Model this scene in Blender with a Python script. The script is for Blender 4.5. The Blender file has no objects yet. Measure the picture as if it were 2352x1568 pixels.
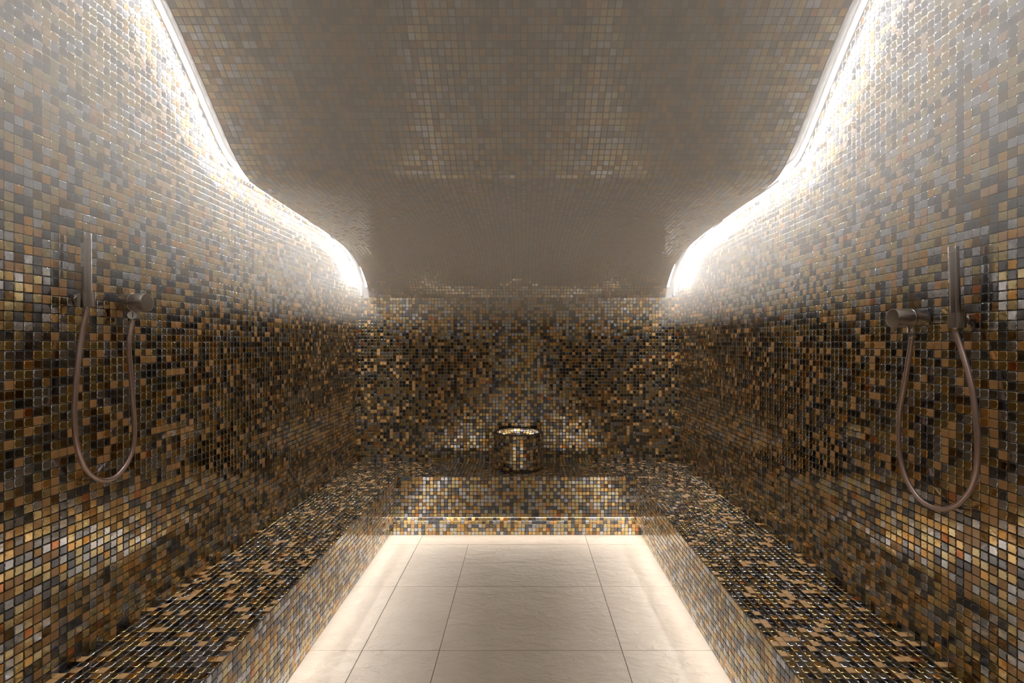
import bpy, math
import numpy as np
from mathutils import Vector, Matrix

rng = np.random.default_rng(11)
S = 0.0265                 # one mosaic pitch in metres; the room is laid out in pitches
FLOOR = -53.75             # heights are measured from the camera, then lifted so the floor is z = 0
F_PX, W_PX, H_PX, CX, CY = 1165.0, 2352, 1568, 1202.0, 788.0

def W(x, d, h):
    """pitch units (x to the right, d into the room, h above the lens) -> metres"""
    return Vector((x * S, d * S, (h - FLOOR) * S))

scene = bpy.context.scene
col = scene.collection

# ------------------------------------------------------------------ camera
cam_data = bpy.data.cameras.new('camera')
cam_data.sensor_width = 36.0
cam_data.lens = 36.0 * F_PX / W_PX
cam_data.shift_x = -(CX - W_PX / 2) / W_PX
cam_data.shift_y = (CY - H_PX / 2) / W_PX
cam_data.clip_start = 0.01
cam = bpy.data.objects.new('camera', cam_data)
cam.location = W(0, 0, 0)
cam.rotation_euler = (math.pi / 2, 0, 0)
col.objects.link(cam)
scene.camera = cam

# ------------------------------------------------------------------ world, exposure, light levels
world = bpy.data.worlds.new('world')
scene.world = world
world.use_nodes = True
world.node_tree.nodes['Background'].inputs[0].default_value = (0, 0, 0, 1)
world.node_tree.nodes['Background'].inputs[1].default_value = 0.0
scene.view_settings.view_transform = 'Standard'
scene.view_settings.look = 'None'
scene.view_settings.gamma = 1.0
scene.view_settings.use_curve_mapping = False
scene.view_settings.exposure = 0.0
COVE = 245.0       # radiance of the cove strips
UNDER = 20.0      # radiance of the strips under the bench
BASIN = 8.0
STEAM = 0.92       # extinction per metre in the thick layer
STEAM_LO, STEAM_HI = 4.0, 24.0
cy = scene.cycles
cy.use_denoising = True
cy.volume_bounces = 2
cy.max_bounces = 10
cy.glossy_bounces = 6
cy.diffuse_bounces = 4
cy.sample_clamp_indirect = 6.0
cy.blur_glossy = 0.5
cy.caustics_refractive = False

# ------------------------------------------------------------------ helpers
def tag(o, label=None, cat=None, group=None, kind=None):
    if label: o['label'] = label
    if cat: o['category'] = cat
    if group: o['group'] = group
    if kind: o['kind'] = kind
    return o

def link(name, me, mat=None, parent=None):
    o = bpy.data.objects.new(name, me)
    col.objects.link(o)
    if mat is not None and not me.materials:
        me.materials.append(mat)
    if parent is not None:
        adopt(o, parent)
    return o

def adopt(o, parent):
    o.parent = parent
    if parent.type == 'EMPTY':
        o.matrix_parent_inverse = Matrix.Translation(-Vector(parent.location))

def empty(name, loc):
    o = bpy.data.objects.new(name, None)
    o.empty_display_size = 0.05
    col.objects.link(o)
    o.location = loc
    return o

class MB:
    def __init__(s): s.v = []; s.f = []
    def quad(s, a, b, c, d):
        n = len(s.v); s.v += [tuple(a), tuple(b), tuple(c), tuple(d)]; s.f.append((n, n + 1, n + 2, n + 3))
    def box(s, x0, x1, d0, d1, h0, h1):
        n = len(s.v)
        for h in (h0, h1):
            for (x, d) in ((x0, d0), (x1, d0), (x1, d1), (x0, d1)):
                s.v.append(tuple(W(x, d, h)))
        for f in ((3, 2, 1, 0), (4, 5, 6, 7), (0, 1, 5, 4), (1, 2, 6, 5), (2, 3, 7, 6), (3, 0, 4, 7)):
            s.f.append(tuple(n + i for i in f))
    def lathe(s, c, axis, prof, seg=32):
        """prof: list of (radius, offset along axis)"""
        axis = Vector(axis).normalized()
        a = axis.orthogonal().normalized(); b = axis.cross(a)
        rings = []
        for r, t in prof:
            base = Vector(c) + axis * t
            if r < 1e-7:
                s.v.append(tuple(base)); rings.append([len(s.v) - 1])
            else:
                ring = []
                for k in range(seg):
                    q = 2 * math.pi * k / seg
                    s.v.append(tuple(base + a * (r * math.cos(q)) + b * (r * math.sin(q)))); ring.append(len(s.v) - 1)
                rings.append(ring)
        for r0, r1 in zip(rings, rings[1:]):
            for k in range(seg):
                k2 = (k + 1) % seg
                if len(r0) == 1 and len(r1) == 1: continue
                if len(r0) == 1: s.f.append((r0[0], r1[k], r1[k2]))
                elif len(r1) == 1: s.f.append((r0[k], r1[0], r0[k2]))
                else: s.f.append((r0[k], r1[k], r1[k2], r0[k2]))
    def tube(s, pts, radii, seg=14, cap=True):
        pts = [Vector(p) for p in pts]
        n = len(pts)
        t0 = (pts[1] - pts[0]).normalized()
        up = t0.orthogonal().normalized()
        rings = []
        for i, p in enumerate(pts):
            t = (pts[min(i + 1, n - 1)] - pts[max(i - 1, 0)]).normalized()
            up = (up - t * up.dot(t)).normalized()
            sd = t.cross(up)
            r = radii[i] if hasattr(radii, '__len__') else radii
            ring = []
            for k in range(seg):
                q = 2 * math.pi * k / seg
                s.v.append(tuple(p + up * (r * math.cos(q)) + sd * (r * math.sin(q)))); ring.append(len(s.v) - 1)
            rings.append(ring)
        for r0, r1 in zip(rings, rings[1:]):
            for k in range(seg):
                k2 = (k + 1) % seg
                s.f.append((r0[k], r0[k2], r1[k2], r1[k]))
        if cap:
            s.f.append(tuple(reversed(rings[0]))); s.f.append(tuple(rings[-1]))
    def prism(s, outline, h0, h1):
        """outline: list of (x, d) in pitches, extruded between heights"""
        n = len(s.v); m = len(outline)
        for h in (h0, h1):
            for x, d in outline: s.v.append(tuple(W(x, d, h)))
        for k in range(m):
            k2 = (k + 1) % m
            s.f.append((n + k, n + k2, n + m + k2, n + m + k))
        s.f.append(tuple(n + k for k in reversed(range(m)))); s.f.append(tuple(n + m + k for k in range(m)))
    def build(s, name, mat, parent=None, smooth=None):
        me = bpy.data.meshes.new(name)
        me.from_pydata(s.v, [], s.f)
        me.update()
        if smooth is not None:
            me.polygons.foreach_set('use_smooth', [True] * len(me.polygons))
            me.set_sharp_from_angle(angle=math.radians(smooth))
        return link(name, me, mat, parent)

# ------------------------------------------------------------------ materials
def new_mat(name):
    m = bpy.data.materials.new(name); m.use_nodes = True
    nt = m.node_tree
    return m, nt, nt.nodes['Principled BSDF']

def simple(name, rgb, rough=0.5, metal=0.0, bump=None, spec=0.5):
    m, nt, b = new_mat(name)
    b.inputs['Base Color'].default_value = (*rgb, 1)
    b.inputs['Roughness'].default_value = rough
    b.inputs['Metallic'].default_value = metal
    b.inputs['Specular IOR Level'].default_value = spec
    if bump:
        scale, strength, dist = bump
        g = nt.nodes.new('ShaderNodeNewGeometry')
        n = nt.nodes.new('ShaderNodeTexNoise'); n.inputs['Scale'].default_value = scale; n.inputs['Detail'].default_value = 3
        bp = nt.nodes.new('ShaderNodeBump'); bp.inputs['Strength'].default_value = strength; bp.inputs['Distance'].default_value = dist
        nt.links.new(g.outputs['Position'], n.inputs['Vector'])
        nt.links.new(n.outputs['Fac'], bp.inputs['Height'])
        nt.links.new(bp.outputs['Normal'], b.inputs['Normal'])
    return m

def tile_mat(name, c0, c1, metal, rough):
    """glass mosaic: metallic backing seen through glossy glass, cloudy from tile to tile"""
    m, nt, b = new_mat(name)
    L = nt.links.new
    g = nt.nodes.new('ShaderNodeNewGeometry')
    n = nt.nodes.new('ShaderNodeTexNoise'); n.inputs['Scale'].default_value = 34.0; n.inputs['Detail'].default_value = 2.0
    L(g.outputs['Position'], n.inputs['Vector'])
    r = nt.nodes.new('ShaderNodeMapRange'); r.inputs[1].default_value = 0.35; r.inputs[2].default_value = 0.65
    L(n.outputs['Fac'], r.inputs[0])
    mx = nt.nodes.new('ShaderNodeMix'); mx.data_type = 'RGBA'
    mx.inputs[6].default_value = (*c0, 1); mx.inputs[7].default_value = (*c1, 1)
    L(r.outputs[0], mx.inputs[0]); L(mx.outputs[2], b.inputs['Base Color'])
    b.inputs['Metallic'].default_value = metal
    b.inputs['Roughness'].default_value = rough
    b.inputs['Specular IOR Level'].default_value = 0.5
    b.inputs['Coat Weight'].default_value = .9
    b.inputs['Coat Roughness'].default_value = .04
    n2 = nt.nodes.new('ShaderNodeTexNoise'); n2.inputs['Scale'].default_value = 75.0; n2.inputs['Detail'].default_value = 1.0
    L(g.outputs['Position'], n2.inputs['Vector'])
    bp = nt.nodes.new('ShaderNodeBump'); bp.inputs['Strength'].default_value = 0.3; bp.inputs['Distance'].default_value = 0.0006
    L(n2.outputs['Fac'], bp.inputs['Height']); L(bp.outputs['Normal'], b.inputs['Normal'])
    return m

PALETTE = [  # name, two tones, metallic, roughness, share
    ('glass_slate_blue',   (.46, .485, .545), (.62, .645, .70), 1.0, .11, .18),
    ('glass_charcoal',     (.11, .118, .138), (.20, .21, .24), 1.0, .09, .25),
    ('glass_olive_gold',   (.50, .42, .22), (.65, .56, .325), 1.0, .12, .19),
    ('glass_bronze_gold',  (.54, .375, .16), (.69, .505, .24), 1.0, .12, .12),
    ('glass_dark_bronze',  (.19, .115, .042), (.30, .19, .075), 1.0, .10, .09),
    ('glass_matte_tan',    (.44, .24, .085), (.52, .30, .115), .0, .40, .11),
    ('glass_amber',        (.66, .36, .09), (.76, .45, .15), .9, .14, .035),
    ('glass_copper',       (.46, .15, .045), (.58, .22, .07), .9, .13, .008),
]
MATS = [tile_mat(p[0], *p[1:5]) for p in PALETTE]
SHARE = np.array([p[5] for p in PALETTE]); SHARE = SHARE / SHARE.sum()
grout = simple('grout', (.060, .052, .045), .75)
plaster = simple('pale_plaster', (.30, .285, .27), .7, bump=(60, .15, .002))
steel = simple('brushed_gunmetal', (.44, .405, .38), .24, 1.0)
steel_dark = simple('dark_recess_metal', (.17, .155, .145), .4, .9)  # darker tone stands in for shade in the knob dimple; also on the strip's sheet
steel_edge = simple('polished_edge', (.62, .58, .54), .2, 1.0)
hose_metal = simple('rosy_bronze_hose', (.62, .48, .44), .34, .9)
rubber = simple('pale_nozzle_rubber', (.55, .53, .50), .5)
paper = simple('white_sticker', (.80, .79, .77), .5)
ink = simple('black_ink', (.01, .01, .01), .5)

def emitter(name, rgb, strength):
    m, nt, b = new_mat(name)
    b.inputs['Base Color'].default_value = (.8, .8, .8, 1)
    b.inputs['Emission Color'].default_value = (*rgb, 1)
    b.inputs['Emission Strength'].default_value = strength
    return m
led_cove = emitter('cove_led', (1.0, .975, .95), COVE)
led_under = emitter('bench_led', (1.0, .935, .87), UNDER)
led_basin = emitter('basin_led', (1.0, .86, .74), BASIN)
led_spot = emitter('downlight_lens', (1.0, .9, .8), 0.5)

# ------------------------------------------------------------------ mosaic builder
TT = 0.0022                # tile height above the grout
HALF = 0.0121              # half a tile
RINGS = ((HALF, 0.0), (HALF - .0004, TT - .0007), (HALF - .0013, TT), (HALF - .0018, TT))
SIGN = np.array([(-1, -1), (1, -1), (1, 1), (-1, 1)], float)
FACES = []
for r in range(3):
    for k in range(4):
        FACES.append((4 * r + k, 4 * r + (k + 1) % 4, 4 * r + 4 + (k + 1) % 4, 4 * r + 4 + k))
FACES.append((12, 13, 14, 15))
FACES = np.array(FACES)
NV, NF = 16, len(FACES)
TILE_MESH = None

def tile_meshes():
    global TILE_MESH
    if TILE_MESH is None:
        TILE_MESH = []
        vs = [(sx * a, sy * a, z) for a, z in RINGS for sx, sy in SIGN]
        for i, m in enumerate(MATS):
            me = bpy.data.meshes.new('tile'); me.from_pydata(vs, [], [tuple(f) for f in FACES]); me.update()
            me.polygons.foreach_set('use_smooth', [True] * NF)
            me.materials.append(m); TILE_MESH.append(me)
    return TILE_MESH

def screen_size(C):
    """projected pitch in pixels, -1 outside the frame"""
    x = C[:, 0]; d = np.maximum(C[:, 1], 1e-4); z = C[:, 2] + FLOOR * S
    px = CX + F_PX * x / d; py = CY - F_PX * z / d
    ok = (C[:, 1] > .3) & (px > 0) & (px < W_PX) & (py > 0) & (py < H_PX)
    size = F_PX * S / np.sqrt((C ** 2).sum(1) - C[:, 2] ** 2 + z ** 2)
    return np.where(ok, size, -1)

def mosaic(parent, C, U, V, singles=0, min_px=9.0, name='mosaic', scale=None, tilt=.010, share=None):
    """C centres on the grout surface, U/V unit tangents with U x V the outward normal. scale: (n,2) partial tiles"""
    C = np.asarray(C, float); n = len(C)
    U = np.broadcast_to(np.asarray(U, float), (n, 3)).copy(); V = np.broadcast_to(np.asarray(V, float), (n, 3)).copy()
    N = np.cross(U, V)
    U += N * rng.normal(0, tilt, (n, 1)); U /= np.linalg.norm(U, axis=1, keepdims=True)
    V += N * rng.normal(0, tilt, (n, 1)); V -= U * (U * V).sum(1, keepdims=True); V /= np.linalg.norm(V, axis=1, keepdims=True)
    N = np.cross(U, V)
    spin = rng.normal(0, .008, (n, 1)); U2 = U + V * spin; V2 = V - U * spin
    U, V = U2, V2
    C = C + U * rng.normal(0, .00018, (n, 1)) + V * rng.normal(0, .00018, (n, 1))
    pal = rng.choice(len(MATS), n, p=SHARE if share is None else share)
    single = np.zeros(n, bool)
    if singles:
        sz = screen_size(C)
        if scale is not None: sz = np.where((scale > .97).all(1), sz, -1)
        order = np.argsort(-sz)[:singles]
        order = order[sz[order] > min_px]
        single[order] = True
        meshes = tile_meshes()
        for i in order:
            o = link('tile', meshes[pal[i]], None, parent)
            m = Matrix.Identity(4)
            for r in range(3):
                m[r][0], m[r][1], m[r][2], m[r][3] = U[i][r], V[i][r], N[i][r], C[i][r]
            o.matrix_basis = m
    rest = np.where(~single)[0]; k = len(rest)
    if k == 0: return
    sc = np.ones((k, 2)) if scale is None else scale[rest]
    a = np.array([r[0] for r in RINGS]); z = np.array([r[1] for r in RINGS])
    # inset stays constant for cut tiles
    ox = SIGN[None, None, :, 0] * (HALF * sc[:, 0][:, None, None] - (HALF - a)[None, :, None])
    oy = SIGN[None, None, :, 1] * (HALF * sc[:, 1][:, None, None] - (HALF - a)[None, :, None])
    oz = np.broadcast_to(z[None, :, None], ox.shape)
    vv = (C[rest][:, None, None, :] + ox[..., None] * U[rest][:, None, None, :] + oy[..., None] * V[rest][:, None, None, :]
          + oz[..., None] * N[rest][:, None, None, :]).reshape(-1, 3)
    ff = (FACES[None] + (np.arange(k) * NV)[:, None, None]).reshape(-1)
    me = bpy.data.meshes.new(name)
    me.vertices.add(k * NV); me.vertices.foreach_set('co', vv.ravel())
    me.loops.add(k * NF * 4); me.loops.foreach_set('vertex_index', ff)
    me.polygons.add(k * NF)
    me.polygons.foreach_set('loop_start', np.arange(k * NF) * 4)
    me.polygons.foreach_set('material_index', np.repeat(pal[rest], NF).astype(np.int32))
    me.polygons.foreach_set('use_smooth', np.ones(k * NF, bool))
    for m in MATS: me.materials.append(m)
    me.update(calc_edges=True)
    o = link(name, me, None, parent)
    o['kind'] = 'stuff'
    return o

# ------------------------------------------------------------------ room measures (pitches)
XL, XR, D, DF = -51.75, 48.25, 158.5, -25.0
SEAT = -36.75
BL, BR, BD = -34.75, 30.25, 139.5          # front faces of the bench
LIP = -47.75                               # lower edge of the fascia
PL, PR, PD = -37.55, 33.1, 142.3           # recessed plinth
CL, CR = -48.3, 44.5                       # long edges of the hung ceiling

# ceiling profile (d, h)
PTS = [(-25, 63), (0, 63), (20, 62.3), (38, 60.2), (50, 57), (60, 52.3), (68.5, 46.3), (75, 40.6), (80.7, 35.0), (84.6, 31.4),
       (88.3, 29.1), (93, 28.3), (100, 27.95), (113, 27.5), (125, 27.0), (136, 26.1), (144, 24.7), (150, 22.6), (153.8, 20.2), (156.6, 17.8), (158.0, 15.8), (158.5, 14.25)]
def catmull(P, m=24):
    P = np.array(P, float); out = []
    Q = np.vstack([2 * P[0] - P[1], P, 2 * P[-1] - P[-2]])
    for i in range(1, len(Q) - 2):
        t = np.linspace(0, 1, m, endpoint=False)[:, None]
        p0, p1, p2, p3 = Q[i - 1], Q[i], Q[i + 1], Q[i + 2]
        out.append(.5 * (2 * p1 + (p2 - p0) * t + (2 * p0 - 5 * p1 + 4 * p2 - p3) * t ** 2 + (3 * p1 - p0 - 3 * p2 + p3) * t ** 3))
    out.append(P[-1:]); return np.vstack(out)
prof = catmull(PTS)
arc = np.concatenate([[0], np.cumsum(np.linalg.norm(np.diff(prof, axis=0), axis=1))])
def prof_at(s):
    return np.stack([np.interp(s, arc, prof[:, 0]), np.interp(s, arc, prof[:, 1])], -1)
def prof_h(d):
    return np.interp(d, prof[:, 0], prof[:, 1])
nrow = int(arc[-1]); arc0 = arc[-1] - nrow
sgrid = arc0 + np.arange(nrow + 1)
P = prof_at(sgrid)
T = np.gradient(P, axis=0); T /= np.linalg.norm(T, axis=1, keepdims=True)
OUT = np.stack([-T[:, 1], T[:, 0]], -1)                # away from the room (up)
def off(i, e): return P[i] + OUT[i] * e

# ------------------------------------------------------------------ floor
fl = MB(); fl.box(XL - 2, XR + 2, DF - 2, D + 8, FLOOR - 4, FLOOR - .12)
floor = fl.build('floor', simple('floor_joint', (.16, .13, .10), .8))
tag(floor, 'pale stone-look tiled floor sunk between the benches', 'floor', kind='structure')

def stone_mat():
    m, nt, b = new_mat('beige_slate_porcelain'); L = nt.links.new
    g = nt.nodes.new('ShaderNodeNewGeometry')
    mp = nt.nodes.new('ShaderNodeMapping'); mp.inputs['Scale'].default_value = (1.0, 1.9, 1.0)
    oi = nt.nodes.new('ShaderNodeObjectInfo')
    ad = nt.nodes.new('ShaderNodeVectorMath'); ad.operation = 'MULTIPLY_ADD'
    L(oi.outputs['Random'], ad.inputs[0]); ad.inputs[1].default_value = (7, 11, 5); L(g.outputs['Position'], ad.inputs[2])
    L(ad.outputs[0], mp.inputs['Vector'])
    n1 = nt.nodes.new('ShaderNodeTexNoise'); n1.inputs['Scale'].default_value = 3.0; n1.inputs['Detail'].default_value = 6; n1.inputs['Distortion'].default_value = .6
    n2 = nt.nodes.new('ShaderNodeTexNoise'); n2.inputs['Scale'].default_value = 11.0; n2.inputs['Detail'].default_value = 8; n2.inputs['Roughness'].default_value = .6; n2.inputs['Distortion'].default_value = .9
    L(mp.outputs[0], n1.inputs['Vector']); L(mp.outputs[0], n2.inputs['Vector'])
    mx = nt.nodes.new('ShaderNodeMix'); mx.data_type = 'RGBA'
    mx.inputs[6].default_value = (.53, .455, .37, 1); mx.inputs[7].default_value = (.66, .595, .515, 1)
    L(n1.outputs['Fac'], mx.inputs[0]); L(mx.outputs[2], b.inputs['Base Color'])
    b.inputs['Roughness'].default_value = .42
    bp = nt.nodes.new('ShaderNodeBump'); bp.inputs['Strength'].default_value = .8; bp.inputs['Distance'].default_value = .018
    L(n2.outputs['Fac'], bp.inputs['Height']); L(bp.outputs['Normal'], b.inputs['Normal'])
    return m
stone = stone_mat()
def floor_tile(x0, x1, d0, d1, g=.05):
    b = MB(); e = .10
    x0 += g; x1 -= g; d0 += g; d1 -= g
    n = len(b.v)
    for (ins, h) in ((0, FLOOR - .12), (0, FLOOR - .04), (.04, FLOOR)):
        for (x, d) in ((x0 + ins, d0 + ins), (x1 - ins, d0 + ins), (x1 - ins, d1 - ins), (x0 + ins, d1 - ins)):
            b.v.append(tuple(W(x, d, h)))
    for r in range(2):
        for k in range(4): b.f.append((4 * r + k, 4 * r + (k + 1) % 4, 4 * r + 4 + (k + 1) % 4, 4 * r + 4 + k))
    b.f.append((8, 9, 10, 11))
    b.build('floor_tile', stone, floor)
ds = [135.5 - 23.35 * k for k in range(8)]
floor_tile(PL, -28.2, ds[0], PD); floor_tile(-28.2, 17.25, ds[0], PD); floor_tile(17.25, PR, ds[0], PD)
for a, b_ in zip(ds, ds[1:]):
    b_ = max(b_, DF)
    if a <= DF: break
    for x0, x1 in ((PL, -28.2), (-28.2, -14.7), (-14.7, 17.25), (17.25, PR)):
        floor_tile(x0, x1, b_, a)

# ------------------------------------------------------------------ walls
def side_wall(name, x, sgn, label):
    """sgn: +1 the room lies towards +x"""
    b = MB()
    x2 = x - sgn * 4
    b.box(min(x, x2), max(x, x2), DF - 4, D + 8, FLOOR - 4, 72)
    w = b.build(name, grout)
    tag(w, label, 'wall', kind='structure')
    dd = D - .5 - np.arange(int(D - DF)); hh = SEAT + .5 + np.arange(110)
    # columns carry on into the end of the light slot
    dd = np.concatenate([dd])
    g = np.stack(np.meshgrid(dd, hh, indexing='ij'), -1).reshape(-1, 2)
    ok = g[:, 1] < prof_h(g[:, 0]) + 9
    g = g[ok]
    # distance above the hung ceiling measured square to its curve
    rel = g[:, None, :] - P[None, ::2, :]
    near = np.argmin((rel ** 2).sum(2), 1) * 2
    e = ((g - P[near]) * OUT[near]).sum(1)
    g = g[e < 2.6]
    C = np.array([W(x, d, h) for d, h in g])
    mosaic(w, C, (0, sgn, 0), (0, 0, 1), singles=300, name='wall_mosaic')
    return w
wall_l = side_wall('wall_left', XL, 1, 'dark bronze glass mosaic wall carrying the left-hand shower set')
wall_r = side_wall('wall_right', XR, -1, 'dark bronze glass mosaic wall carrying the right-hand shower set')

b = MB(); b.box(XL, XR, D, D + 4, FLOOR - 4, 14.0)
wall_b = b.build('wall_back', grout)
tag(wall_b, 'mosaic end wall behind the tiled basin', 'wall', kind='structure')
g = np.stack(np.meshgrid(XL + .5 + np.arange(100), SEAT + .5 + np.arange(51), indexing='ij'), -1).reshape(-1, 2)
mosaic(wall_b, [W(x, D, h) for x, h in g], (1, 0, 0), (0, 0, 1), name='wall_mosaic', tilt=.013)

b = MB(); b.box(XL, XR, DF - 4, DF, FLOOR - 4, 72)
wall_f = b.build('wall_front', grout)
tag(wall_f, 'mosaic wall behind the viewer with the entrance', 'wall', kind='structure')
g = np.stack(np.meshgrid(XL + .5 + np.arange(100), FLOOR + .5 + np.arange(116), indexing='ij'), -1).reshape(-1, 2)
g = g[~((g[:, 0] > -17.5) & (g[:, 0] < 16) & (g[:, 1] < 24.5))]
mosaic(wall_f, [W(x, DF, h) for x, h in g], (-1, 0, 0), (0, 0, 1), name='wall_mosaic', tilt=.013)
b = MB(); b.box(-16.6, 15.1, DF, DF + .5, FLOOR, 23.6)
door = b.build('door_1', simple('pale_door', (.62, .58, .53), .35))
tag(door, 'pale door in the wall behind the viewer', 'door', kind='structure')
b = MB()
for a in ((-17.5, -16.6, FLOOR, 24.4), (15.1, 16, FLOOR, 24.4), (-16.6, 15.1, 23.6, 24.4)):
    b.box(a[0], a[1], DF, DF + .9, a[2], a[3])
b.build('door_frame', steel, door)
b = MB(); b.tube([W(12.6, DF + 2, FLOOR + 30), W(12.6, DF + 2, FLOOR + 56)], .012, 12)
for h in (32, 54): b.tube([W(12.6, DF + .5, FLOOR + h), W(12.6, DF + 2, FLOOR + h)], .008, 10)
b.build('door_handle', steel, door, smooth=40)

# ------------------------------------------------------------------ hung ceiling with light slots
b = MB(); TH = 6.0
idx = range(len(P))
for i in idx:
    p = P[i]; q = off(i, TH)
    for x, s in ((CL, p), (CR, p), (CR, q), (CL, q)): b.v.append(tuple(W(x, s[0], s[1])))
for i in range(len(P) - 1):
    n = 4 * i
    for k in range(4): b.f.append((n + k, n + 4 + k, n + 4 + (k + 1) % 4, n + (k + 1) % 4))
m_ = len(P) - 1
b.f.append((0, 1, 2, 3)); b.f.append((4 * m_ + 3, 4 * m_ + 2, 4 * m_ + 1, 4 * m_))
ceil_ = b.build('ceiling', grout)
ceil_.data.materials.append(plaster)
for i in range(len(P) - 1):
    for k in (1, 2, 3): ceil_.data.polygons[4 * i + k].material_index = 1
tag(ceil_, 'wave-shaped hung ceiling clad in small gold and grey mosaic', 'ceiling', kind='structure')
smid = (sgrid[:-1] + sgrid[1:]) / 2
PM = prof_at(smid); TM = P[1:] - P[:-1]; TM /= np.linalg.norm(TM, axis=1, keepdims=True)
xs = CL + .65 + np.arange(93) * (CR - CL - .3) / 93
C, U_, V_ = [], [], []
for p, t in zip(PM, TM):
    for x in xs:
        C.append(W(x, p[0], p[1])); V_.append((0, t[0], t[1])); U_.append((1, 0, 0))
# U x V must face the room (down): (1,0,0)x(0,1,0) = +z, so run V backwards
mosaic(ceil_, C, np.array(U_), -np.array(V_), singles=300, name='ceiling_mosaic', tilt=.010)

def cove(n, xe, xw, sgn, label, striplabel):
    """white plastered slot between the ceiling edge xe and the wall xw, with its light strip"""
    b = MB(); t = .18 * sgn * -1      # proud of the wall by a few millimetres
    xw2 = xw - t
    for i in range(len(P) - 1):
        e0, e1 = 2.6, TH
        a0, a1, c0, c1 = off(i, e0), off(i + 1, e0), off(i, e1), off(i + 1, e1)
        # plaster band on the wall above the mosaic, and the lid of the slot
        b.quad(W(xw2, *a0), W(xw2, *a1), W(xw2, *c1), W(xw2, *c0))
        b.quad(W(xw2, *a0), W(xw, *a0), W(xw, *a1), W(xw2, *a1))
        b.quad(W(xw2, *c0), W(xw2, *c1), W(xe, *c1), W(xe, *c0))
    i = len(P) - 1
    q = off(i, TH)
    b.quad(W(xw, P[i][0], P[i][1]), W(xe, P[i][0], P[i][1]), W(xe, q[0], P[i][1]), W(xw, q[0], P[i][1]))   # sill at the end
    b.quad(W(xw, q[0], P[i][1]), W(xe, q[0], P[i][1]), W(xe, q[0], q[1]), W(xw, q[0], q[1]))
    o = b.build('trim_%d' % n, plaster)
    tag(o, label, 'cove trim', kind='structure')
    # the strip sits on the ceiling edge, tipped down towards the wall, under an added metal sheet that stops light from its back
    s = MB(); hs = MB()
    xo, xi = xe - 1.9 * sgn, xe - 1.1 * sgn
    lo, hi = 3.7, 3.9
    for i in range(len(P) - 3):
        a0, a1, c0, c1 = off(i, lo), off(i + 1, lo), off(i, hi), off(i + 1, hi)
        s.quad(W(xi, *a0), W(xi, *a1), W(xo, *c1), W(xo, *c0))
        a0, a1, c0, c1 = off(i, lo + .12), off(i + 1, lo + .12), off(i, hi + .12), off(i + 1, hi + .12)
        hs.quad(W(xe, *a0), W(xe, *a1), W(xo, *c1), W(xo, *c0))
    so = s.build('cove_light_strip', led_cove)
    tag(so, striplabel, 'light strip', 'light strips along the ceiling edges')
    hs.build('strip_shield', steel_dark, so)
cove(1, CL, XL, 1, 'white plastered light slot along the left edge of the ceiling', 'white light strip hidden above the left edge of the ceiling')
cove(2, CR, XR, -1, 'white plastered light slot along the right edge of the ceiling', 'white light strip hidden above the right edge of the ceiling')
b = MB(); b.box(XL - 4, XR + 4, DF - 4, D + 8, 72, 74)
tag(b.build('ceiling_slab', plaster), 'plain structural slab above the hung ceiling', 'ceiling', kind='structure')

# ------------------------------------------------------------------ bench
bench = empty('mosaic_bench', W(0, 90, FLOOR))
tag(bench, 'built-in U-shaped bench clad in dark bronze mosaic around the sunken floor', 'bench')
b = MB(); T1 = .16
# seat: a U of three slabs in one mesh
def u_shape(x0, x1, x2, x3, d0, d1, d2, h0, h1):
    return [(x0, d0), (x1, d0), (x1, d1), (x2, d1), (x2, d0), (x3, d0), (x3, d2), (x0, d2)], h0, h1
b.prism(*u_shape(XL + .16, BL, BR, XR - .16, DF + .3, BD, D - .16, SEAT - 1, SEAT))
seat = b.build('seat', grout, bench)
gl = np.stack(np.meshgrid(XL + .5 + np.arange(17), BD - .5 - np.arange(164), indexing='ij'), -1).reshape(-1, 2)
gr = np.stack(np.meshgrid(XR - .5 - np.arange(18), BD - .5 - np.arange(164), indexing='ij'), -1).reshape(-1, 2)
gb = np.stack(np.meshgrid(XL + .5 + np.arange(100), BD + .5 + np.arange(19), indexing='ij'), -1).reshape(-1, 2)
g = np.vstack([gl, gr, gb])
mosaic(seat, [W(x, d, SEAT) for x, d in g], (1, 0, 0), (0, 1, 0), singles=300, name='seat_mosaic', tilt=.003)
b = MB(); b.prism(*u_shape(XL + .16, PL, PR, XR - .16, DF + .3, PD, D - .16, FLOOR, SEAT - 1))
plinth = b.build('plinth', grout, bench)
b = MB()
b.prism([(BL - 1, DF), (BL, DF), (BL, BD), (BR, BD), (BR, DF), (BR + 1, DF), (BR + 1, BD + 1), (BL - 1, BD + 1)], LIP, SEAT - 1)
fascia = b.build('fascia', grout, bench)
hh = SEAT - .5 - np.arange(11); dd = BD - .5 - np.arange(164)
g = np.stack(np.meshgrid(dd, hh, indexing='ij'), -1).reshape(-1, 2)
mosaic(fascia, [W(BL, d, h) for d, h in g], (0, 1, 0), (0, 0, 1), singles=130, name='fascia_mosaic')
mosaic(fascia, [W(BR, d, h) for d, h in g], (0, -1, 0), (0, 0, 1), singles=130, name='fascia_mosaic')
g = np.stack(np.meshgrid(BL + .5 + np.arange(65), hh, indexing='ij'), -1).reshape(-1, 2)
mosaic(fascia, [W(x, BD, h) for x, h in g], (1, 0, 0), (0, 0, 1), name='fascia_mosaic', tilt=.013)
hh = FLOOR + .5 + np.arange(6); dd = PD - .5 - np.arange(167)
g = np.stack(np.meshgrid(dd, hh, indexing='ij'), -1).reshape(-1, 2)
mosaic(plinth, [W(PL, d, h) for d, h in g], (0, 1, 0), (0, 0, 1), name='plinth_mosaic')
mosaic(plinth, [W(PR, d, h) for d, h in g], (0, -1, 0), (0, 0, 1), name='plinth_mosaic')
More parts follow.
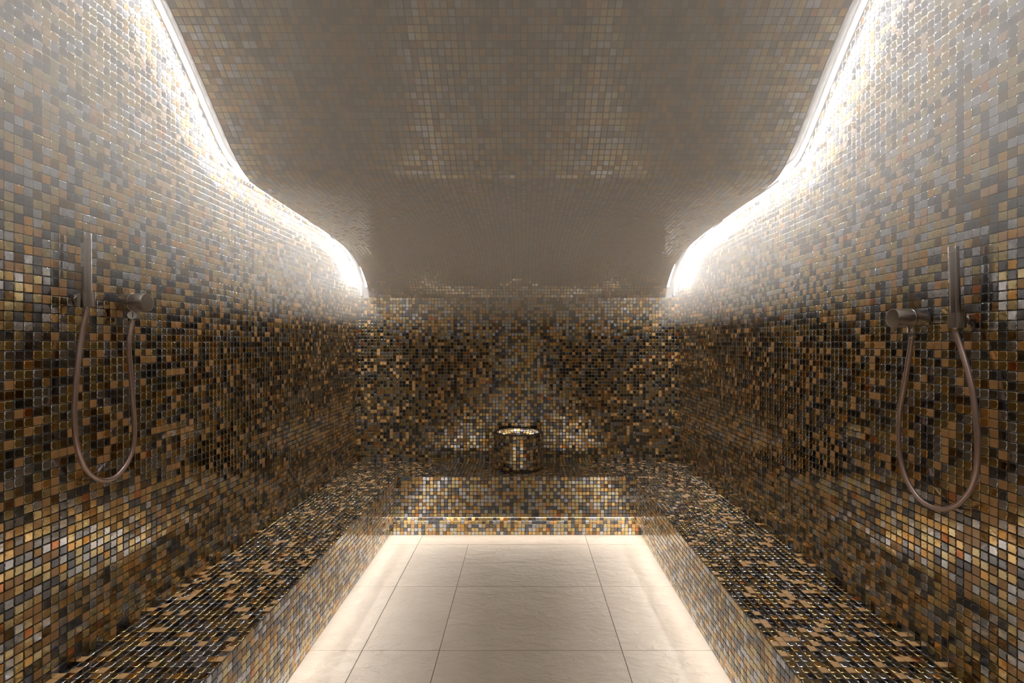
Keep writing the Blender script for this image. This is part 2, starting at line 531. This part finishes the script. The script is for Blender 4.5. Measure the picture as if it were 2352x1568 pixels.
g = np.stack(np.meshgrid(PL + .5 + np.arange(70), hh, indexing='ij'), -1).reshape(-1, 2)
mosaic(plinth, [W(x, PD, h) for x, h in g], (1, 0, 0), (0, 0, 1), name='plinth_mosaic', tilt=.013)
# warm strips on top of the plinth, tucked up behind the fascia and shining across the floor
def under(x0, x1, d0, d1, label):
    s = MB(); s.box(x0, x1, d0, d1, LIP - .45, LIP + .25)
    tag(s.build('bench_light_strip', led_under), label, 'light strip', 'light strips under the bench edge')
under(PL + .2, PL + .9, DF + 1, PD - 1, 'warm light strip hidden under the left bench edge')
under(PR - .9, PR - .2, DF + 1, PD - 1, 'warm light strip hidden under the right bench edge')
under(PL + 1, PR - 1, PD - .9, PD - .2, 'warm light strip hidden under the back bench edge')

# ------------------------------------------------------------------ tiled basin
bx, bd, br, btop = -1.5, 150.9, 7.35, -26.1
basin = empty('mosaic_basin', W(bx, bd, SEAT))
tag(basin, 'round mosaic-clad basin standing on the back bench', 'basin')
b = MB(); ri = br - 1.0
b.lathe(W(bx, bd, SEAT), (0, 0, 1), [(0, .16 * S), (br * S, .16 * S), (br * S, (btop - SEAT - .25) * S), ((br - .1) * S, (btop - SEAT - .05) * S), ((br - .3) * S, (btop - SEAT) * S),
        ((ri + .2) * S, (btop - SEAT) * S), (ri * S, (btop - SEAT - .15) * S), (ri * S, 4.0 * S), (0, 4.0 * S)], 48)
bowl = b.build('bowl', grout, basin, smooth=40)
nc = int(round(2 * math.pi * br)); C, U_, V_ = [], [], []
for k in range(nc):
    q = 2 * math.pi * k / nc; r_ = Vector((math.sin(q), -math.cos(q), 0))
    for j in range(10):
        C.append(W(bx, bd, btop - .75 - j) + r_ * (br * S)); U_.append((math.cos(q), math.sin(q), 0)); V_.append((0, 0, 1))
mosaic(bowl, C, np.array(U_), np.array(V_), singles=230, min_px=6.5, name='basin_mosaic', tilt=.006)
nc = int(round(2 * math.pi * ri)); C, U_, V_ = [], [], []
for k in range(nc):
    q = 2 * math.pi * k / nc; r_ = Vector((math.sin(q), -math.cos(q), 0))
    for j in range(6):
        C.append(W(bx, bd, btop - .7 - j) + r_ * (ri * S)); U_.append((-math.cos(q), -math.sin(q), 0)); V_.append((0, 0, 1))
mosaic(bowl, C, np.array(U_), np.array(V_), name='inner_mosaic', tilt=.006)
b = MB(); b.lathe(W(bx, bd, SEAT + 4.0), (0, 0, 1), [(ri * S, (btop - SEAT - 7.4) * S), ((ri - .3) * S, (btop - SEAT - 7.4) * S), ((ri - .3) * S, (btop - SEAT - 7.05) * S), (ri * S, (btop - SEAT - 7.05) * S)], 48)
b.build('basin_lamp', led_basin, basin)

# ------------------------------------------------------------------ downlights in the ceiling
def downlight(x, d, label):
    h = float(prof_h(d)); c = W(x, d, h - .25)
    t = empty('ceiling_downlight', c)
    tag(t, label, 'downlight', 'small round downlights in the far ceiling')
    b = MB(); b.lathe(c, (0, 0, -1), [(1.0 * S, -.3 * S), (1.45 * S, -.1 * S), (1.4 * S, .05 * S), (1.0 * S, .08 * S), (.8 * S, -.12 * S), (.8 * S, -.4 * S)], 28)
    b.build('trim_ring', steel, t, smooth=50)
    b = MB(); b.lathe(c, (0, 0, -1), [(0, -.15 * S), (.8 * S, -.15 * S)], 28)
    b.build('lens', led_spot, t)
downlight(-28.4, 111.5, 'small recessed downlight in the far ceiling near the left shower wall')
downlight(24.6, 111.5, 'small recessed downlight in the far ceiling near the right shower wall')

# ------------------------------------------------------------------ showers
def spline(pts, m=60):
    P3 = [Vector(p) for p in pts]; P3 = [2 * P3[0] - P3[1]] + P3 + [2 * P3[-1] - P3[-2]]
    out = []
    for i in range(1, len(P3) - 2):
        p0, p1, p2, p3 = P3[i - 1:i + 3]
        for k in range(m):
            t = k / m
            out.append(.5 * (2 * p1 + (p2 - p0) * t + (2 * p0 - 5 * p1 + 4 * p2 - p3) * t * t + (3 * p1 - p0 - 3 * p2 + p3) * t ** 3))
    out.append(P3[-2]); return out

def resample(pts, step):
    acc = [0]
    for a, b_ in zip(pts, pts[1:]): acc.append(acc[-1] + (b_ - a).length)
    n = int(acc[-1] / step); A = np.array([tuple(p) for p in pts]); s = np.linspace(0, acc[-1], n)
    return [Vector((np.interp(q, acc, A[:, 0]), np.interp(q, acc, A[:, 1]), np.interp(q, acc, A[:, 2]))) for q in s]

def shower(label, xw, sg, mix, out_d, wand, hose_px, xh, nozzle, sticker):
    """sg: direction from the wall into the room. mix=(d,h,length,radius); wand=(x,d,h_holder,h_top, lean)"""
    md, mh, ml, mr = mix; wx, wd, wh0, wh1, lean = wand
    t = empty('shower_set', W(xw, md, mh))
    tag(t, label, 'shower', 'hand showers on the mosaic side walls')
    ax = (sg, 0, 0)
    # mixer: fixed body, turning knob, dished end
    b = MB(); k = S
    b.lathe(W(xw + sg * .12, md, mh), ax, [(0, 0), (mr * .97 * k, 0), (mr * .97 * k, ml * .42 * k), (mr * .9 * k, ml * .43 * k), (mr * .9 * k, ml * .46 * k), (0, ml * .46 * k)], 48)
    body = b.build('mixer_body', steel, t, smooth=40)
    b = MB()
    b.lathe(W(xw + sg * .12, md, mh), ax, [(mr * .88 * k, ml * .455 * k), (mr * k, ml * .455 * k), (mr * k, ml * .975 * k), (mr * .97 * k, ml * k), (mr * .93 * k, ml * k)], 48)
    b.lathe(W(xw + sg * .12, md, mh), ax, [(mr * .93 * k, ml * k), (mr * .8 * k, ml * .997 * k), (mr * .4 * k, ml * .994 * k), (0, ml * .993 * k)], 48)
    knob = b.build('mixer_knob', steel, t, smooth=35)
    b = MB(); b.lathe(W(xw + sg * .12, md, mh), ax, [(mr * .985 * k, ml * .445 * k), (mr * 1.012 * k, ml * .455 * k), (mr * 1.012 * k, ml * .475 * k), (mr * 1.0 * k, ml * .48 * k)], 48)
    b.build('edge_ring', steel_edge, knob, smooth=40)
    b = MB(); b.lathe(W(xw + sg * .12, md, mh), ax, [(mr * .985 * k, ml * .975 * k), (mr * .985 * k, ml * 1.003 * k), (mr * .945 * k, ml * 1.006 * k), (mr * .93 * k, ml * .998 * k)], 48)
    b.build('rim', steel_edge, knob, smooth=40)
    # dimple in the knob's side, a darker disc in place of its shade
    q = Vector((0, -.93, .36)).normalized()
    if sticker:
      b = MB(); b.lathe(W(xw + sg * (.12 + ml * .68), md, mh) + q * (mr * .985 * k), q, [(.0, .0005), (.24 * k, .0005), (.27 * k, -.001)], 24)
      b.build('dimple_shade_disc', steel_dark, knob, smooth=40)
    b = MB()
    for j in range(6):
        a0 = math.radians(38 + j * 9); a1 = math.radians(38 + (j + 1) * 9); r_ = mr * .985
        x0, x1 = xw + sg * (.12 + ml * .33), xw + sg * (.12 + ml * .36)
        b.quad(W(x0, md - r_ * math.cos(a0), mh + r_ * math.sin(a0)), W(x1, md - r_ * math.cos(a0), mh + r_ * math.sin(a0)),
               W(x1, md - r_ * math.cos(a1), mh + r_ * math.sin(a1)), W(x0, md - r_ * math.cos(a1), mh + r_ * math.sin(a1)))
    b.build('index_mark', steel_edge, body)
    # outlet under the body
    ox = xh
    b = MB(); b.lathe(W(ox, md, mh - mr * .8), (0, 0, -1), [(.44 * k, 0), (.44 * k, .55 * k), (.40 * k, .60 * k), (.42 * k, .65 * k), (.42 * k, 1.35 * k), (.36 * k, 1.45 * k), (.3 * k, 1.45 * k)], 24)
    outlet = b.build('outlet', steel, t, smooth=40)
    # holder: arm from the wall and an open clamp
    b = MB()
    b.lathe(W(xw + sg * .12, wd + .1, wh0), ax, [(.62 * k, 0), (.62 * k, .25 * k), (.40 * k, .32 * k), (.40 * k, (abs(wx - xw) - .6) * k)], 28)
    b.build('wall_arm', steel, t, smooth=40)
    b = MB(); ol = []
    gap = math.atan2(nozzle[1], nozzle[0])
    r0, r1 = .54, .84
    angs = [gap + math.radians(38) + j * math.radians(284) / 22 for j in range(23)]
    for a in angs: ol.append((wx + r1 * math.cos(a), wd + r1 * math.sin(a)))
    for a in reversed(angs): ol.append((wx + r0 * math.cos(a), wd + r0 * math.sin(a)))
    b.prism(ol, wh0 - .85, wh0 + .75)
    b.build('clamp', steel, t, smooth=35)
    # wand
    top = W(wx + sg * lean, wd, wh1); bot = W(wx, wd, wh0 - .95); axis = (top - bot).normalized(); L = (top - bot).length
    R = .48 * k
    b = MB(); b.lathe(bot, axis, [(0, 0), (.36 * k, 0), (.43 * k, .2 * k), (R, 1.0 * k), (R, L - .75 * k), (R * .96, L - .74 * k), (R * .96, L - .70 * k), (R, L - .69 * k), (R, L - .06 * k), (R * .93, L), (0, L)], 36)
    w_ = b.build('wand', steel, t, smooth=35)
    nz = Vector((nozzle[0], nozzle[1], 0)).normalized(); nz = (nz - axis * nz.dot(axis)).normalized(); sd = axis.cross(nz)
    b = MB()
    for r in range(16):
        for c in range(4):
            a = math.radians((c - 1.5) * 15 + (7 if r % 2 else 0))
            dr = nz * math.cos(a) + sd * math.sin(a)
            p = bot + axis * (L - (1.25 + r * .17) * k) + dr * (R * .98)
            b.lathe(p, dr, [(.055 * k, 0), (.05 * k, .025 * k), (.02 * k, .05 * k), (0, .052 * k)], 8)
    o = b.build('nozzles', rubber, w_, smooth=60)
    o['kind'] = 'stuff'
    # hose
    pts = [W(ox, md, mh - mr * .8 - 1.4)]
    for (px, py) in hose_px:
        d = abs(xh) * F_PX / abs(px - CX); pts.append(W(xh, d, (CY - py) * d / F_PX))
    pts.append(W(wx, wd, wh0 - 1.5)); pts.append(bot)
    pp = resample(spline(pts, 40), .0016)
    rad = [.0072 + (.00035 if i % 2 else -.00035) for i in range(len(pp))]
    b = MB(); b.tube(pp, rad, 12)
    b.build('hose', hose_metal, t, smooth=80)
    if sticker:
        q = Vector((-W(ox, md, mh).x, -md * S, 0)).normalized()
        c = W(ox, md, mh - mr * .8 - .66) + q * (.47 * k)
        b = MB(); b.lathe(c, q, [(.50 * k, 0), (.50 * k, .0004), (0, .0004)], 28)
        st = b.build('sticker', paper, t); st['label'] = 'round white paper sticker'
        u = Vector((0, 0, 1)); s_ = u.cross(q)
        b = MB(); o_ = c + q * .0006
        b.quad(o_ + s_ * .0005 - u * .009, o_ + s_ * .0028 - u * .009, o_ + s_ * .0032 + u * .009, o_ + s_ * .0009 + u * .009)
        b.build('printed_bar', ink, st)
    else:
        b = MB(); q = Vector((-.35, -.94, 0)).normalized()
        c = W(ox - .40, md + .18, mh - mr * .8 - .5)
        b.lathe(c, Vector((-.85, .45, 0)), [(.36 * k, 0), (.36 * k, .0006), (0, .0006)], 20)
        b.build('sticker', paper, t)['label'] = 'white paper sticker on the edge'
    return t

shower('gunmetal hand shower set with a white round sticker under its mixer', XL, 1, (65.2, 5.2, 3.3, 1.19), 0,
       (-50.05, 58.15, 5.0, 12.6, -.05),
       [(296, 790), (300, 850), (305, 920), (309, 985), (305, 1030), (291, 1065), (266, 1094), (240, 1103), (214, 1095), (191, 1067), (176, 1020), (171, 960), (173, 900), (180, 830), (188, 770)],
       -50.3, (-.30, -.95), True)
shower('gunmetal hand shower set whose wand leans away from the wall, no round sticker', XR, -1, (60.9, 3.0, 3.8, 1.13), 0,
       (46.6, 54.6, 2.5, 10.4, .3),
       [(2086, 830), (2076, 890), (2066, 950), (2064, 1010), (2070, 1060), (2087, 1110), (2117, 1150), (2160, 1169), (2200, 1158), (2229, 1124), (2243, 1080), (2246, 1020), (2243, 970), (2234, 900), (2221, 845), (2206, 797)],
       46.7, (-.86, .50), False)

# ------------------------------------------------------------------ steam under the ceiling
b = MB(); ol = [(DF + .2, STEAM_LO)] + [tuple(off(i, -.3)) for i in range(2, len(P), 3)] + [(D - .3, STEAM_LO)]
ol = [(min(d, D - .3), max(h, STEAM_LO)) for d, h in ol]
ol = [q for q in ol if q[0] >= DF + .2]
for x in (XL + .2, XR - .2):
    for d, h in ol: b.v.append(tuple(W(x, d, h)))
n_ = len(ol)
for k in range(n_): b.f.append((n_ + k, n_ + (k + 1) % n_, (k + 1) % n_, k))
b.f.append(tuple(range(n_))); b.f.append(tuple(reversed(range(n_, 2 * n_))))
steam = b.build('steam', None)
m = bpy.data.materials.new('steam'); m.use_nodes = True; nt = m.node_tree
for n_ in list(nt.nodes):
    if n_.type == 'BSDF_PRINCIPLED': nt.nodes.remove(n_)
out = [n_ for n_ in nt.nodes if n_.type == 'OUTPUT_MATERIAL'][0]
vs = nt.nodes.new('ShaderNodeVolumeScatter'); vs.inputs['Color'].default_value = (.96, .935, .905, 1); vs.inputs['Anisotropy'].default_value = .0
g = nt.nodes.new('ShaderNodeNewGeometry'); sp = nt.nodes.new('ShaderNodeSeparateXYZ')
mr_ = nt.nodes.new('ShaderNodeMapRange')
mr_.inputs[1].default_value = (STEAM_LO - FLOOR) * S; mr_.inputs[2].default_value = (STEAM_HI - FLOOR) * S
mr_.inputs[3].default_value = 0.0; mr_.inputs[4].default_value = STEAM
nt.links.new(g.outputs['Position'], sp.inputs[0]); nt.links.new(sp.outputs['Z'], mr_.inputs[0])
nt.links.new(mr_.outputs[0], vs.inputs['Density']); nt.links.new(vs.outputs[0], out.inputs['Volume'])
steam.data.materials.append(m)
tag(steam, 'pale steam hanging below the ceiling', 'steam', kind='stuff')
